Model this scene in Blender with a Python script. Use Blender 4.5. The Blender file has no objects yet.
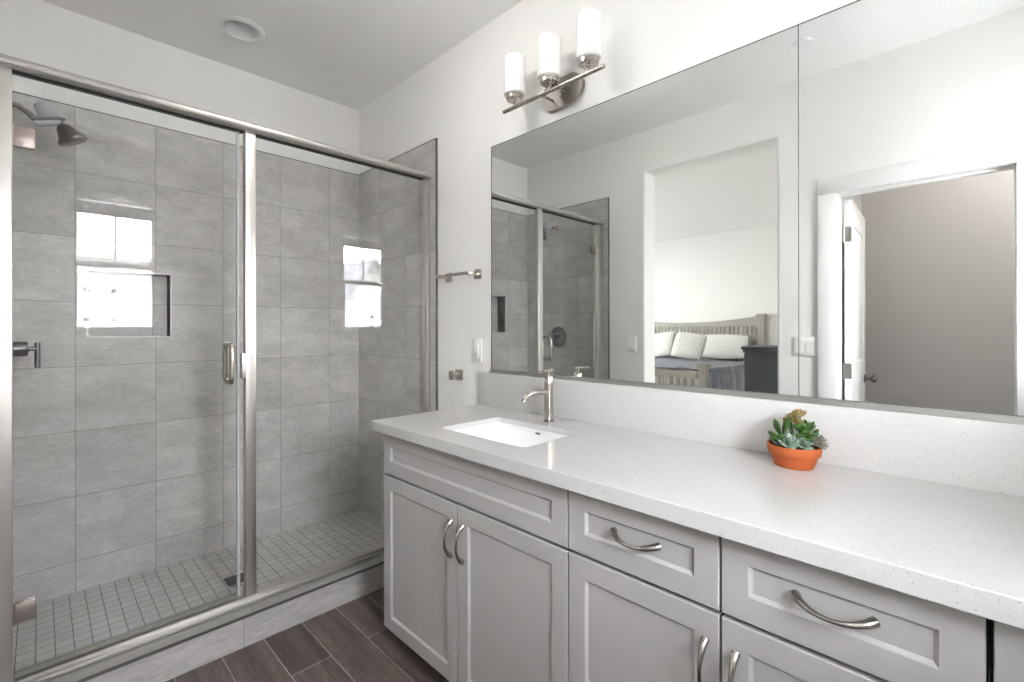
import bpy, bmesh, math, random
from mathutils import Vector, Matrix
from mathutils.geometry import tessellate_polygon

random.seed(7)
SC = bpy.context.scene
COL = SC.collection
PI = math.pi

# ------------------------------------------------------------------ camera
H = 1.28                                    # eye height
CAM_LOC = Vector((0.0, -1.55, H))
yaw, roll, F_PX, CY = math.radians(45.0516), math.radians(-0.0838), 473.12, 327.61
Fw = Vector((-math.cos(yaw), math.sin(yaw), 0)); Rt = Vector((math.sin(yaw), math.cos(yaw), 0)); Up = Vector((0, 0, 1))
R3 = Rt * math.cos(roll) + Up * math.sin(roll); U3 = Up * math.cos(roll) - Rt * math.sin(roll)
cd = bpy.data.cameras.new('camera'); cam = bpy.data.objects.new('camera', cd); COL.objects.link(cam)
cd.sensor_fit = 'HORIZONTAL'; cd.sensor_width = 36.0; cd.lens = 36.0 * F_PX / 1024.0
cd.shift_y = -(341.0 - CY) / 1024.0; cd.clip_start = 0.02; cd.clip_end = 200
m4 = Matrix.Identity(4)
for i in range(3):
    m4[i][0], m4[i][1], m4[i][2], m4[i][3] = R3[i], U3[i], -Fw[i], CAM_LOC[i]
cam.matrix_world = m4
SC.camera = cam

# ------------------------------------------------------------------ sky, daylight, exposure
SC.view_settings.view_transform = 'Standard'
SC.view_settings.look = 'None'
SC.view_settings.gamma = 1.0
SC.view_settings.use_curve_mapping = False
SC.view_settings.exposure = 0.2
SC.cycles.max_bounces = 14
SC.cycles.diffuse_bounces = 8
SC.cycles.glossy_bounces = 8
SC.cycles.transparent_max_bounces = 24
SC.cycles.transmission_bounces = 8
SC.cycles.caustics_reflective = False
SC.cycles.caustics_refractive = False
SC.cycles.sample_clamp_indirect = 60.0
SC.cycles.use_denoising = True

SKY = 70.0
BATH_FILL_LAMP = 16.5  # strength of the unseen lamp added to brighten the bathroom
w = bpy.data.worlds.new('sky'); SC.world = w; w.use_nodes = True
wn = w.node_tree.nodes; wl = w.node_tree.links
bg = wn['Background']; bg.inputs[1].default_value = SKY
tc = wn.new('ShaderNodeTexCoord'); sx = wn.new('ShaderNodeSeparateXYZ'); rp = wn.new('ShaderNodeValToRGB')
rp.color_ramp.elements[0].position = 0.0; rp.color_ramp.elements[0].color = (1.0, 0.975, 0.96, 1)
rp.color_ramp.elements[1].position = 0.8; rp.color_ramp.elements[1].color = (0.88, 0.91, 1.0, 1)
wl.new(tc.outputs['Generated'], sx.inputs[0]); wl.new(sx.outputs[2], rp.inputs[0]); wl.new(rp.outputs[0], bg.inputs[0])

def area(name, loc, direction, sx_, sy_, power=None, color=(1, 1, 1), portal=False):
    l = bpy.data.lights.new(name, 'AREA'); l.shape = 'RECTANGLE'; l.size = sx_; l.size_y = sy_
    if power: l.energy = power
    l.color = color
    if portal: l.cycles.is_portal = True
    o = bpy.data.objects.new(name, l); COL.objects.link(o); o.location = loc
    o.rotation_euler = Vector(direction).to_track_quat('-Z', 'Y').to_euler()
    return o
area('daylight_portal_bath', (0.72, -1.0975, 1.785), (-1, 0, 0), 0.58, 1.12, portal=True)
area('daylight_portal_bedroom', (-6.16, -3.9, 1.45), (1, 0, 0), 2.6, 1.9, portal=True)

# ------------------------------------------------------------------ materials
M = {}
def newmat(name):
    m = bpy.data.materials.new(name); m.use_nodes = True; M[name] = m
    nt = m.node_tree; return m, nt, nt.nodes, nt.links, nt.nodes['Principled BSDF']

def plain(name, col, rough=0.5, metal=0.0, noise=0.0, scale=20.0, spec=0.5, bump=0.0, coat=0.0, sheen=0.0):
    m, nt, N, L, b = newmat(name)
    b.inputs['Base Color'].default_value = (*col, 1); b.inputs['Roughness'].default_value = rough
    b.inputs['Metallic'].default_value = metal; b.inputs['Specular IOR Level'].default_value = spec
    b.inputs['Coat Weight'].default_value = coat; b.inputs['Sheen Weight'].default_value = sheen
    tcn = N.new('ShaderNodeTexCoord'); nz = N.new('ShaderNodeTexNoise'); nz.inputs['Scale'].default_value = scale
    nz.inputs['Detail'].default_value = 4
    L.new(tcn.outputs['Object'], nz.inputs['Vector'])
    if noise:
        mx = N.new('ShaderNodeMix'); mx.data_type = 'RGBA'
        mx.inputs['A'].default_value = (*[c * (1 - noise) for c in col], 1)
        mx.inputs['B'].default_value = (*[min(1, c * (1 + noise)) for c in col], 1)
        L.new(nz.outputs['Fac'], mx.inputs['Factor']); L.new(mx.outputs['Result'], b.inputs['Base Color'])
    if bump:
        bp = N.new('ShaderNodeBump'); bp.inputs['Strength'].default_value = bump; bp.inputs['Distance'].default_value = 0.002
        L.new(nz.outputs['Fac'], bp.inputs['Height']); L.new(bp.outputs['Normal'], b.inputs['Normal'])
    return m

plain('wall_paint', (0.865, 0.858, 0.842), 0.6, noise=0.012, scale=60, bump=0.08)
plain('ceiling_paint', (0.90, 0.895, 0.885), 0.7, noise=0.01, scale=40)
plain('trim_paint', (0.87, 0.87, 0.865), 0.35, noise=0.006)
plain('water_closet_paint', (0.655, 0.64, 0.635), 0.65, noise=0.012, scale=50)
plain('cabinet_paint', (0.46, 0.452, 0.45), 0.38, noise=0.012, scale=90)
plain('gap_shade', (0.02, 0.02, 0.02), 0.8, noise=0.1)  # near-black colour that stands in for shade between cabinet fronts
plain('porcelain', (0.86, 0.86, 0.86), 0.08, noise=0.005)
plain('outlet_plastic', (0.86, 0.86, 0.85), 0.3, noise=0.005)
plain('dark_slot', (0.05, 0.05, 0.05), 0.6, noise=0.1)
plain('grey_plastic', (0.40, 0.40, 0.43), 0.4, noise=0.02)
plain('dark_trim', (0.16, 0.155, 0.15), 0.4, 0.6, noise=0.05)
plain('gasket', (0.015, 0.015, 0.015), 0.6, noise=0.1)
plain('terracotta', (0.46, 0.105, 0.024), 0.6, noise=0.16, scale=30, bump=0.15)
plain('soil', (0.05, 0.035, 0.025), 0.95, noise=0.4, scale=150, bump=0.8)
plain('leaf_green', (0.045, 0.12, 0.022), 0.35, noise=0.35, scale=40)
plain('leaf_silver', (0.27, 0.36, 0.29), 0.5, noise=0.25, scale=60)
plain('leaf_plum', (0.20, 0.20, 0.16), 0.5, noise=0.35, scale=70)
m = plain('leaf_blush', (0.30, 0.24, 0.09), 0.45, noise=0.4, scale=70)
mixn = [n_ for n_ in m.node_tree.nodes if n_.type == 'MIX'][0]
mixn.inputs['A'].default_value = (0.14, 0.24, 0.05, 1); mixn.inputs['B'].default_value = (0.55, 0.30, 0.17, 1)
plain('bed_paint', (0.40, 0.38, 0.34), 0.55, noise=0.08, scale=25)
plain('linen_white', (0.86, 0.85, 0.83), 0.85, noise=0.02, scale=30, bump=0.2)
plain('chest_paint', (0.055, 0.062, 0.07), 0.5, noise=0.15, scale=30)
plain('carpet', (0.62, 0.60, 0.57), 0.95, noise=0.15, scale=300, bump=0.5)
plain('roof_shingle', (0.20, 0.20, 0.21), 0.9, noise=0.2, scale=20)
plain('ground_gravel', (0.40, 0.395, 0.385), 0.95, noise=0.2, scale=8)
plain('drain_metal', (0.10, 0.10, 0.10), 0.35, 0.7, noise=0.1)
plain('seal_clear', (0.45, 0.46, 0.46), 0.3, noise=0.03)
plain('seal_vinyl', (0.24, 0.23, 0.20), 0.3, noise=0.05)

def metal(name, col, rough, streak=0.25):
    m, nt, N, L, b = newmat(name)
    b.inputs['Metallic'].default_value = 1.0
    tcn = N.new('ShaderNodeTexCoord'); mp = N.new('ShaderNodeMapping'); mp.inputs['Scale'].default_value = (40, 40, 400)
    nz = N.new('ShaderNodeTexNoise'); nz.inputs['Scale'].default_value = 3.0; nz.inputs['Detail'].default_value = 2
    L.new(tcn.outputs['Object'], mp.inputs[0]); L.new(mp.outputs[0], nz.inputs['Vector'])
    mr = N.new('ShaderNodeMapRange'); mr.inputs[3].default_value = rough * (1 - streak); mr.inputs[4].default_value = rough * (1 + streak)
    L.new(nz.outputs['Fac'], mr.inputs[0]); L.new(mr.outputs[0], b.inputs['Roughness'])
    b.inputs['Base Color'].default_value = (*col, 1)
    return m
metal('brushed_nickel', (0.50, 0.47, 0.43), 0.27)
metal('nickel_frame', (0.57, 0.55, 0.53), 0.42)
metal('channel_metal', (0.52, 0.52, 0.51), 0.4)
metal('nickel_dark', (0.22, 0.20, 0.18), 0.32)
metal('pull_nickel', (0.46, 0.43, 0.40), 0.22)
metal('hinge_rose_nickel', (0.36, 0.31, 0.29), 0.42)  # nickel hinges; their rosy reflection is put into the base colour
metal('plate_nickel', (0.36, 0.33, 0.31), 0.5)
metal('valve_nickel', (0.17, 0.17, 0.175), 0.32)
metal('hinge_steel', (0.33, 0.32, 0.31), 0.35)

m, nt, N, L, b = newmat('mirror_silver')
b.inputs['Base Color'].default_value = (0.86, 0.885, 0.87, 1); b.inputs['Metallic'].default_value = 1; b.inputs['Roughness'].default_value = 0.0

def glass(name, tint, f0=0.028):
    m, nt, N, L, b = newmat(name); N.remove(b)
    out = N['Material Output']
    tr = N.new('ShaderNodeBsdfTransparent'); tr.inputs[0].default_value = (*tint, 1)
    gl = N.new('ShaderNodeBsdfGlossy'); gl.inputs['Roughness'].default_value = 0.0; gl.inputs[0].default_value = (1, 1, 1, 1)
    g = N.new('ShaderNodeNewGeometry'); dp = N.new('ShaderNodeVectorMath'); dp.operation = 'DOT_PRODUCT'
    L.new(g.outputs['Normal'], dp.inputs[0]); L.new(g.outputs['Incoming'], dp.inputs[1])
    ab = N.new('ShaderNodeMath'); ab.operation = 'ABSOLUTE'; L.new(dp.outputs['Value'], ab.inputs[0])
    om = N.new('ShaderNodeMath'); om.operation = 'SUBTRACT'; om.inputs[0].default_value = 1; L.new(ab.outputs[0], om.inputs[1])
    pw = N.new('ShaderNodeMath'); pw.operation = 'POWER'; pw.inputs[1].default_value = 5; L.new(om.outputs[0], pw.inputs[0])
    ml = N.new('ShaderNodeMath'); ml.operation = 'MULTIPLY_ADD'; ml.inputs[1].default_value = 1 - f0; ml.inputs[2].default_value = f0
    L.new(pw.outputs[0], ml.inputs[0])
    mx = N.new('ShaderNodeMixShader'); L.new(ml.outputs[0], mx.inputs[0]); L.new(tr.outputs[0], mx.inputs[1]); L.new(gl.outputs[0], mx.inputs[2])
    L.new(mx.outputs[0], out.inputs[0])
    return m
glass('shower_glass', (0.978, 0.980, 0.980))
glass('window_glass', (0.99, 0.995, 0.99))

# opal lamp shades (unlit frosted glass; faint glow added to lift its tone)
m, nt, N, L, b = newmat('opal_glass')
b.inputs['Base Color'].default_value = (0.88, 0.88, 0.86, 1); b.inputs['Roughness'].default_value = 0.25
b.inputs['Subsurface Weight'].default_value = 0.3; b.inputs['Subsurface Radius'].default_value = (0.02, 0.02, 0.02)
b.inputs['Emission Color'].default_value = (1, 0.97, 0.92, 1); b.inputs['Emission Strength'].default_value = 0.04
m, nt, N, L, b = newmat('lamp_lens')
b.inputs['Base Color'].default_value = (0.55, 0.54, 0.52, 1); b.inputs['Roughness'].default_value = 0.4

def pos_uv(N, L, a, c, oa=0.0, oc=0.0):
    """world position, two axes to a flat texture vector"""
    g = N.new('ShaderNodeNewGeometry'); s = N.new('ShaderNodeSeparateXYZ'); L.new(g.outputs['Position'], s.inputs[0])
    cx = N.new('ShaderNodeCombineXYZ')
    for k, (ax, o) in enumerate(((a, oa), (c, oc))):
        ad = N.new('ShaderNodeMath'); ad.operation = 'SUBTRACT'; ad.inputs[1].default_value = o
        L.new(s.outputs['XYZ'.index(ax)], ad.inputs[0]); L.new(ad.outputs[0], cx.inputs[k])
    return cx

def tile_mat(name, a, c, oa, oc, pitch, pitch2, c1, c2, grout, mortar, rough, vein=0.25, vscale=(2.2, 9.0), bump=0.25, offset=0.0):
    m, nt, N, L, b = newmat(name)
    v = pos_uv(N, L, a, c, oa, oc)
    br = N.new('ShaderNodeTexBrick'); br.offset = offset; br.squash = 1.0
    br.inputs['Scale'].default_value = 1.0; br.inputs['Brick Width'].default_value = pitch; br.inputs['Row Height'].default_value = pitch2
    br.inputs['Mortar Size'].default_value = mortar; br.inputs['Mortar Smooth'].default_value = 0.2; br.inputs['Bias'].default_value = 0.0
    br.inputs['Color1'].default_value = (*c1, 1); br.inputs['Color2'].default_value = (*c2, 1); br.inputs['Mortar'].default_value = (*grout, 1)
    L.new(v.outputs[0], br.inputs['Vector'])
    # cement clouding, stretched sideways and shifted tile by tile
    mp = N.new('ShaderNodeMapping'); mp.inputs['Scale'].default_value = (vscale[0], vscale[1], 1)
    L.new(v.outputs[0], mp.inputs[0])
    ad = N.new('ShaderNodeVectorMath'); ad.operation = 'MULTIPLY_ADD'; ad.inputs[1].default_value = (17, 23, 11)
    bw = N.new('ShaderNodeTexBrick'); bw.offset = offset; bw.squash = 1.0
    for k in ('Scale', 'Brick Width', 'Row Height', 'Mortar Smooth', 'Bias'):
        bw.inputs[k].default_value = br.inputs[k].default_value
    bw.inputs['Mortar Size'].default_value = 0
    bw.inputs['Color1'].default_value = (0, 0, 0, 1); bw.inputs['Color2'].default_value = (1, 1, 1, 1)
    L.new(v.outputs[0], bw.inputs['Vector'])
    L.new(bw.outputs['Color'], ad.inputs[0]); L.new(mp.outputs[0], ad.inputs[2])
    nz = N.new('ShaderNodeTexNoise'); nz.inputs['Scale'].default_value = 1.0; nz.inputs['Detail'].default_value = 9
    nz.inputs['Roughness'].default_value = 0.68; nz.inputs['Distortion'].default_value = 0.25
    L.new(ad.outputs[0], nz.inputs['Vector'])
    mr = N.new('ShaderNodeMapRange'); mr.inputs[1].default_value = 0.3; mr.inputs[2].default_value = 0.7
    mr.inputs[3].default_value = 1 - vein; mr.inputs[4].default_value = 1 + vein
    L.new(nz.outputs['Fac'], mr.inputs[0])
    n2 = N.new('ShaderNodeTexNoise'); n2.inputs['Scale'].default_value = 9; n2.inputs['Detail'].default_value = 10; n2.inputs['Roughness'].default_value = 0.75
    L.new(ad.outputs[0], n2.inputs['Vector'])
    mr2 = N.new('ShaderNodeMapRange'); mr2.inputs[1].default_value = 0.3; mr2.inputs[2].default_value = 0.7
    mr2.inputs[3].default_value = 1 - vein * .9; mr2.inputs[4].default_value = 1 + vein * .9
    L.new(n2.outputs['Fac'], mr2.inputs[0])
    mm = N.new('ShaderNodeMath'); mm.operation = 'MULTIPLY'; L.new(mr.outputs[0], mm.inputs[0]); L.new(mr2.outputs[0], mm.inputs[1])
    sc = N.new('ShaderNodeVectorMath'); sc.operation = 'SCALE'
    L.new(br.outputs['Color'], sc.inputs[0]); L.new(mm.outputs[0], sc.inputs['Scale'])
    L.new(sc.outputs[0], b.inputs['Base Color'])
    b.inputs['Roughness'].default_value = rough
    bp = N.new('ShaderNodeBump'); bp.inputs['Strength'].default_value = bump; bp.inputs['Distance'].default_value = 0.0015; bp.invert = True
    L.new(br.outputs['Fac'], bp.inputs['Height']); L.new(bp.outputs[0], b.inputs['Normal'])
    return m
TP = 0.3035
TC1, TC2, TG = (0.49, 0.48, 0.47), (0.55, 0.538, 0.525), (0.27, 0.263, 0.255)
for nm, a in (('tile_back', 'Y'), ('tile_side', 'X')):
    tile_mat('shower_' + nm, a, 'Z', (-1.427 if a == 'Y' else -2.126) - 10 * TP, 2.315 - 12 * TP, TP, TP, TC1, TC2, TG, 0.0017, 0.38, 0.20, (4.5, 9.0))
tile_mat('curb_tile', 'Y', 'Z', -0.36 - 10 * 0.61, -1.0, 0.61, 5.0, (0.42, 0.41, 0.40), (0.47, 0.46, 0.45), (0.28, 0.27, 0.26), 0.0016, 0.4, 0.22, (2.4, 11))
tile_mat('curb_top_tile', 'Y', 'X', -0.93 - 10 * 0.61, -5.0, 0.61, 8.0, (0.30, 0.29, 0.28), (0.36, 0.35, 0.33), (0.18, 0.17, 0.16), 0.0016, 0.4, 0.14, (2.4, 11))
tile_mat('mosaic_tile', 'Y', 'X', -0.006 - 60 * 0.0535, -3.008 - 10 * .0535, 0.0535, 0.0535, (0.53, 0.52, 0.505), (0.59, 0.58, 0.56), (0.16, 0.155, 0.15), 0.0019, 0.45, 0.10, (6, 6), 0.4)
tile_mat('plank_tile', 'X', 'Y', -1.803 - 10 * 0.914, -0.742 - 20 * 0.1524, 0.914, 0.1524, (0.080, 0.060, 0.053), (0.130, 0.102, 0.091), (0.32, 0.295, 0.275), 0.0022, 0.35, 0.55, (2.2, 26.0), 0.2, offset=0.36)

# white quartz with fine grey and beige flecks
m, nt, N, L, b = newmat('quartz')
tcn = N.new('ShaderNodeTexCoord')
prev = None
for k, (sc_, thr, col) in enumerate(((520, 0.10, (0.46, 0.44, 0.42)), (300, 0.035, (0.30, 0.28, 0.26)), (800, 0.22, (0.56, 0.55, 0.535)))):
    vo = N.new('ShaderNodeTexVoronoi'); vo.inputs['Scale'].default_value = sc_; L.new(tcn.outputs['Object'], vo.inputs['Vector'])
    sp = N.new('ShaderNodeSeparateColor'); L.new(vo.outputs['Color'], sp.inputs[0])
    lt = N.new('ShaderNodeMath'); lt.operation = 'LESS_THAN'; lt.inputs[1].default_value = thr * 1.6
    L.new(sp.outputs[0], lt.inputs[0])
    ld = N.new('ShaderNodeMath'); ld.operation = 'LESS_THAN'; ld.inputs[1].default_value = 0.32; L.new(vo.outputs['Distance'], ld.inputs[0])
    an = N.new('ShaderNodeMath'); an.operation = 'MULTIPLY'; L.new(lt.outputs[0], an.inputs[0]); L.new(ld.outputs[0], an.inputs[1])
    mx = N.new('ShaderNodeMix'); mx.data_type = 'RGBA'; L.new(an.outputs[0], mx.inputs['Factor'])
    if prev is None: mx.inputs['A'].default_value = (0.60, 0.595, 0.59, 1)
    else: L.new(prev.outputs['Result'], mx.inputs['A'])
    mx.inputs['B'].default_value = (*col, 1); prev = mx
L.new(prev.outputs['Result'], b.inputs['Base Color']); b.inputs['Roughness'].default_value = 0.13

def stripe_fabric(name, c1, c2, axis, scale, rough=0.9):
    m, nt, N, L, b = newmat(name)
    tcn = N.new('ShaderNodeTexCoord'); wv = N.new('ShaderNodeTexWave'); wv.bands_direction = axis; wv.inputs['Scale'].default_value = scale
    wv.inputs['Distortion'].default_value = 0.6
    L.new(tcn.outputs['Object'], wv.inputs['Vector'])
    mx = N.new('ShaderNodeMix'); mx.data_type = 'RGBA'; mx.inputs['A'].default_value = (*c1, 1); mx.inputs['B'].default_value = (*c2, 1)
    L.new(wv.outputs['Fac'], mx.inputs['Factor']); L.new(mx.outputs['Result'], b.inputs['Base Color']); b.inputs['Roughness'].default_value = rough
    bp = N.new('ShaderNodeBump'); bp.inputs['Strength'].default_value = 0.5; bp.inputs['Distance'].default_value = 0.004
    L.new(wv.outputs['Fac'], bp.inputs['Height']); L.new(bp.outputs[0], b.inputs['Normal'])
stripe_fabric('pillow_rib', (0.60, 0.58, 0.55), (0.86, 0.85, 0.82), 'X', 9.0)
stripe_fabric('shade_weave', (0.22, 0.21, 0.20), (0.34, 0.33, 0.31), 'Z', 60.0)
stripe_fabric('bedspread_cloth', (0.22, 0.23, 0.26), (0.33, 0.34, 0.38), 'X', 3.0)
m = plain('siding_paint', (0.50, 0.50, 0.49), 0.7, noise=0.02, scale=10)

# ------------------------------------------------------------------ mesh helpers
class MB:
    def __init__(self): self.bm = bmesh.new()
    def face(self, vs): return self.bm.faces.new(vs)
    def box(self, x0, x1, y0, y1, z0, z1, bev=0.0, seg=2):
        V = [self.bm.verts.new((x, y, z)) for z in (z0, z1) for y in (y0, y1) for x in (x0, x1)]
        fs = [self.face([V[i] for i in q]) for q in ((0, 2, 3, 1), (4, 5, 7, 6), (0, 1, 5, 4), (2, 6, 7, 3), (0, 4, 6, 2), (1, 3, 7, 5))]
        if bev:
            es = list({e for f in fs for e in f.edges})
            bmesh.ops.bevel(self.bm, geom=es, offset=bev, segments=seg, affect='EDGES', profile=0.5)
        return self
    def ring(self, c, u, v, r, n, r2=None):
        r2 = r if r2 is None else r2
        return [self.bm.verts.new(c + u * (math.cos(2 * PI * i / n) * r) + v * (math.sin(2 * PI * i / n) * r2)) for i in range(n)]
    def loft(self, rings, cap0=True, cap1=True, closed=True):
        for a, b_ in zip(rings, rings[1:]):
            n = len(a)
            for i in range(n if closed else n - 1):
                self.face((a[i], a[(i + 1) % n], b_[(i + 1) % n], b_[i]))
        if cap0: self.face(list(reversed(rings[0])))
        if cap1: self.face(rings[-1])
        return self
    def tube(self, pts, radii, n=14, flat=1.0, ref=None):
        pts = [Vector(p) for p in pts]
        if not isinstance(radii, (list, tuple)): radii = [radii] * len(pts)
        rings = []; t0 = (pts[1] - pts[0]).normalized()
        ref = Vector(ref) if ref else (Vector((0, 0, 1)) if abs(t0.z) < 0.9 else Vector((1, 0, 0)))
        for i, p in enumerate(pts):
            t = (pts[min(i + 1, len(pts) - 1)] - pts[max(i - 1, 0)]).normalized()
            u = ref - t * ref.dot(t); u.normalize(); v = t.cross(u); ref = u
            rings.append(self.ring(p, u, v, radii[i], n, radii[i] * flat))
        return self.loft(rings)
    def lathe(self, prof, c=(0, 0, 0), axis=(0, 0, 1), n=32, cap0=True, cap1=True):
        """prof: (radius, height) pairs along axis from c"""
        c = Vector(c); ax = Vector(axis).normalized()
        u = ax.orthogonal().normalized(); v = ax.cross(u)
        return self.loft([self.ring(c + ax * h, u, v, r, n) for r, h in prof], cap0, cap1)
    def cyl(self, p0, p1, r, n=24, bev=0.0):
        p0 = Vector(p0); d = Vector(p1) - p0; h = d.length
        pr = [(r - bev, 0), (r, bev), (r, h - bev), (r - bev, h)] if bev else [(r, 0), (r, h)]
        return self.lathe(pr, p0, d, n)
    def poly_plate(self, loops, lo, hi, axis='Z'):
        """flat plate with holes: loops[0] outer, others holes; 2-D points; extruded lo..hi along axis"""
        pts = [p for lp in loops for p in lp]
        def P(p, h):
            return {'Z': (p[0], p[1], h), 'Y': (p[0], h, p[1]), 'X': (h, p[0], p[1])}[axis]
        tris = tessellate_polygon([[Vector((p[0], p[1], 0)) for p in lp] for lp in loops])
        A = [self.bm.verts.new(P(p, lo)) for p in pts]; B = [self.bm.verts.new(P(p, hi)) for p in pts]
        for t in tris:
            try: self.face([A[i] for i in t]); self.face([B[i] for i in reversed(t)])
            except ValueError: pass
        k = 0
        for lp in loops:
            n = len(lp)
            for i in range(n):
                j = (i + 1) % n
                self.face((A[k + i], A[k + j], B[k + j], B[k + i]))
            k += n
        return self
    def grid_wall(self, axis, lo, hi, a0, a1, b0, b1, holes=()):
        """wall slab lo..hi on axis, with rectangular holes (a0,a1,b0,b1) in its plane; no inner faces"""
        As = sorted({a0, a1, *[h[0] for h in holes], *[h[1] for h in holes]}); Bs = sorted({b0, b1, *[h[2] for h in holes], *[h[3] for h in holes]})
        As = [a for a in As if a0 <= a <= a1]; Bs = [b_ for b_ in Bs if b0 <= b_ <= b1]
        cache = {}
        def P(a, b_, h):
            k = (round(a, 5), round(b_, 5), h)
            if k not in cache:
                cache[k] = self.bm.verts.new({'Z': (a, b_, h), 'Y': (a, h, b_), 'X': (h, a, b_)}[axis])
            return cache[k]
        def solid(i, j):
            if not (0 <= i < len(As) - 1 and 0 <= j < len(Bs) - 1): return False
            ca, cb = (As[i] + As[i + 1]) / 2, (Bs[j] + Bs[j + 1]) / 2
            return not any(h[0] < ca < h[1] and h[2] < cb < h[3] for h in holes)
        for i in range(len(As) - 1):
            for j in range(len(Bs) - 1):
                if not solid(i, j): continue
                q = [(As[i], Bs[j]), (As[i + 1], Bs[j]), (As[i + 1], Bs[j + 1]), (As[i], Bs[j + 1])]
                self.face([P(*p, lo) for p in q]); self.face([P(*p, hi) for p in reversed(q)])
                for (di, dj), (s, e) in (((0, -1), (0, 1)), ((1, 0), (1, 2)), ((0, 1), (2, 3)), ((-1, 0), (3, 0))):
                    if not solid(i + di, j + dj):
                        self.face([P(*q[s], lo), P(*q[e], lo), P(*q[e], hi), P(*q[s], hi)])
        return self
    def build(self, name, mat, parent=None, smooth=True, angle=40, bevel=0.0, bseg=3):
        bm = self.bm
        bmesh.ops.recalc_face_normals(bm, faces=bm.faces[:])
        off = Vector((0, 0, 0)); r = parent
        while r is not None:
            off += Vector(r.location); r = r.parent
        loc = Vector((0, 0, 0))
        if parent is None:                       # one-mesh thing: origin at the middle of its foot
            xs = [v.co.x for v in bm.verts]; ys = [v.co.y for v in bm.verts]; zs = [v.co.z for v in bm.verts]
            loc = Vector(((min(xs) + max(xs)) / 2, (min(ys) + max(ys)) / 2, min(zs)))
            off = loc
        for v in bm.verts: v.co -= off
        me = bpy.data.meshes.new(name); bm.to_mesh(me); bm.free()
        o = bpy.data.objects.new(name, me); COL.objects.link(o)
        me.materials.append(M[mat] if isinstance(mat, str) else mat)
        if smooth:
            me.polygons.foreach_set('use_smooth', [True] * len(me.polygons))
            me.set_sharp_from_angle(angle=math.radians(angle))
        if parent: o.parent = parent
        else: o.location = loc
        if bevel:
            md = o.modifiers.new('edge', 'BEVEL'); md.width = bevel; md.segments = bseg; md.limit_method = 'ANGLE'; md.angle_limit = math.radians(40)
            md.harden_normals = False
        return o

def tag(o, label, cat, group=None):
    o['label'] = label; o['category'] = cat
    if group: o['group'] = group
    return o
def thing(name, loc, label, cat, group=None):
    o = bpy.data.objects.new(name, None); COL.objects.link(o); o.location = loc; o.empty_display_size = 0.05
    return tag(o, label, cat, group)
def struct(o, label=None):
    o['kind'] = 'structure'
    if label: o['label'] = label
    return o
def structroot(name, loc):
    o = bpy.data.objects.new(name, None); COL.objects.link(o); o.location = loc; o.empty_display_size = 0.05
    o['kind'] = 'structure'; return o
def copy_tree(o, parent=None):
    c = o.copy(); COL.objects.link(c)
    if parent: c.parent = parent
    for ch in list(o.children): copy_tree(ch, c)
    return c
def bx(name, mat, parent, x0, x1, y0, y1, z0, z1, bev=0.0, seg=2):
    return MB().box(x0, x1, y0, y1, z0, z1, bev, seg).build(name, mat, parent)
def rrect(x0, x1, y0, y1, r, n=6):
    out = []
    for cx, cy, a0 in ((x1 - r, y0 + r, -90), (x1 - r, y1 - r, 0), (x0 + r, y1 - r, 90), (x0 + r, y0 + r, 180)):
        for i in range(n + 1):
            a = math.radians(a0 + 90 * i / n); out.append((cx + r * math.cos(a), cy + r * math.sin(a)))
    return out
def circle(cx, cy, r, n=40): return [(cx + r * math.cos(2 * PI * i / n), cy + r * math.sin(2 * PI * i / n)) for i in range(n)]

# ------------------------------------------------------------------ sizes of the room
XB, XE = -3.008, 0.55          # shower end, window end
YO = -1.685                    # wall opposite the mirror
ZC = 2.76
XT = -2.126                    # edge of the shower tile
ZT = 2.315                     # top of the shower tile
WT = 0.16                      # thickness of the opposite wall
BED = (-1.81, -0.907, 2.455)   # bedroom opening x0,x1,top
WCD = (-0.605, 0.115, 2.055)   # water closet opening
LX, LY = -2.60, -0.837         # recessed lamp

# ------------------------------------------------------------------ shell
struct(MB().box(XB - 0.3, XE + 0.15, YO - 0.08, 0.15, -0.12, 0.0).build('floor', 'plank_tile'))
struct(MB().box(-6.2, -0.72, -6.15, YO - 0.08, -0.12, 0.0).build('floor_bedroom', 'carpet'))
struct(MB().box(-0.72, 0.75, -3.3, YO - 0.08, -0.12, 0.0).build('floor_closet', 'plank_tile'))
cl = MB().poly_plate([[(XB - 0.2, YO - WT), (XE + 0.2, YO - WT), (XE + 0.2, 0.15), (XB - 0.2, 0.15)], circle(LX, LY, 0.078)], ZC, ZC + 0.14).build('ceiling', 'ceiling_paint')
struct(cl)
struct(MB().box(-6.2, -0.72, -6.2, YO - WT, ZC, ZC + 0.14).build('ceiling_bedroom', 'ceiling_paint'))
struct(MB().box(-0.72, 0.75, -3.3, YO - WT, ZC, ZC + 0.14).build('ceiling_closet', 'ceiling_paint'))
struct(MB().box(XB - 0.16, XE + 0.2, 0.0, 0.15, -0.05, ZC + 0.05).build('wall_right', 'wall_paint'))
NI = (-1.383, -1.061, 1.238, 1.557)      # niche y0,y1,z0,z1
struct(MB().grid_wall('X', XB - 0.16, XB - 0.008, YO - 0.16, 0.05, -0.05, ZC + 0.05, [NI]).build('wall_back', 'wall_paint'))
wl_ = MB().grid_wall('Y', YO - WT, YO, XB - 0.16, XE + 0.2, -0.05, ZC + 0.05,
                     [(BED[0], BED[1], -0.05, BED[2]), (WCD[0] - 0.02, WCD[1] + 0.02, -0.05, WCD[2] + 0.02)]).build('wall_left', 'wall_paint', bevel=0.012)
struct(wl_)
WIN = (-1.39, -0.805, 1.225, 2.378)
struct(MB().grid_wall('X', XE, XE + 0.15, YO - 0.05, 0.05, -0.05, ZC + 0.05, [WIN]).build('wall_front', 'wall_paint', bevel=0.008))
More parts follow.
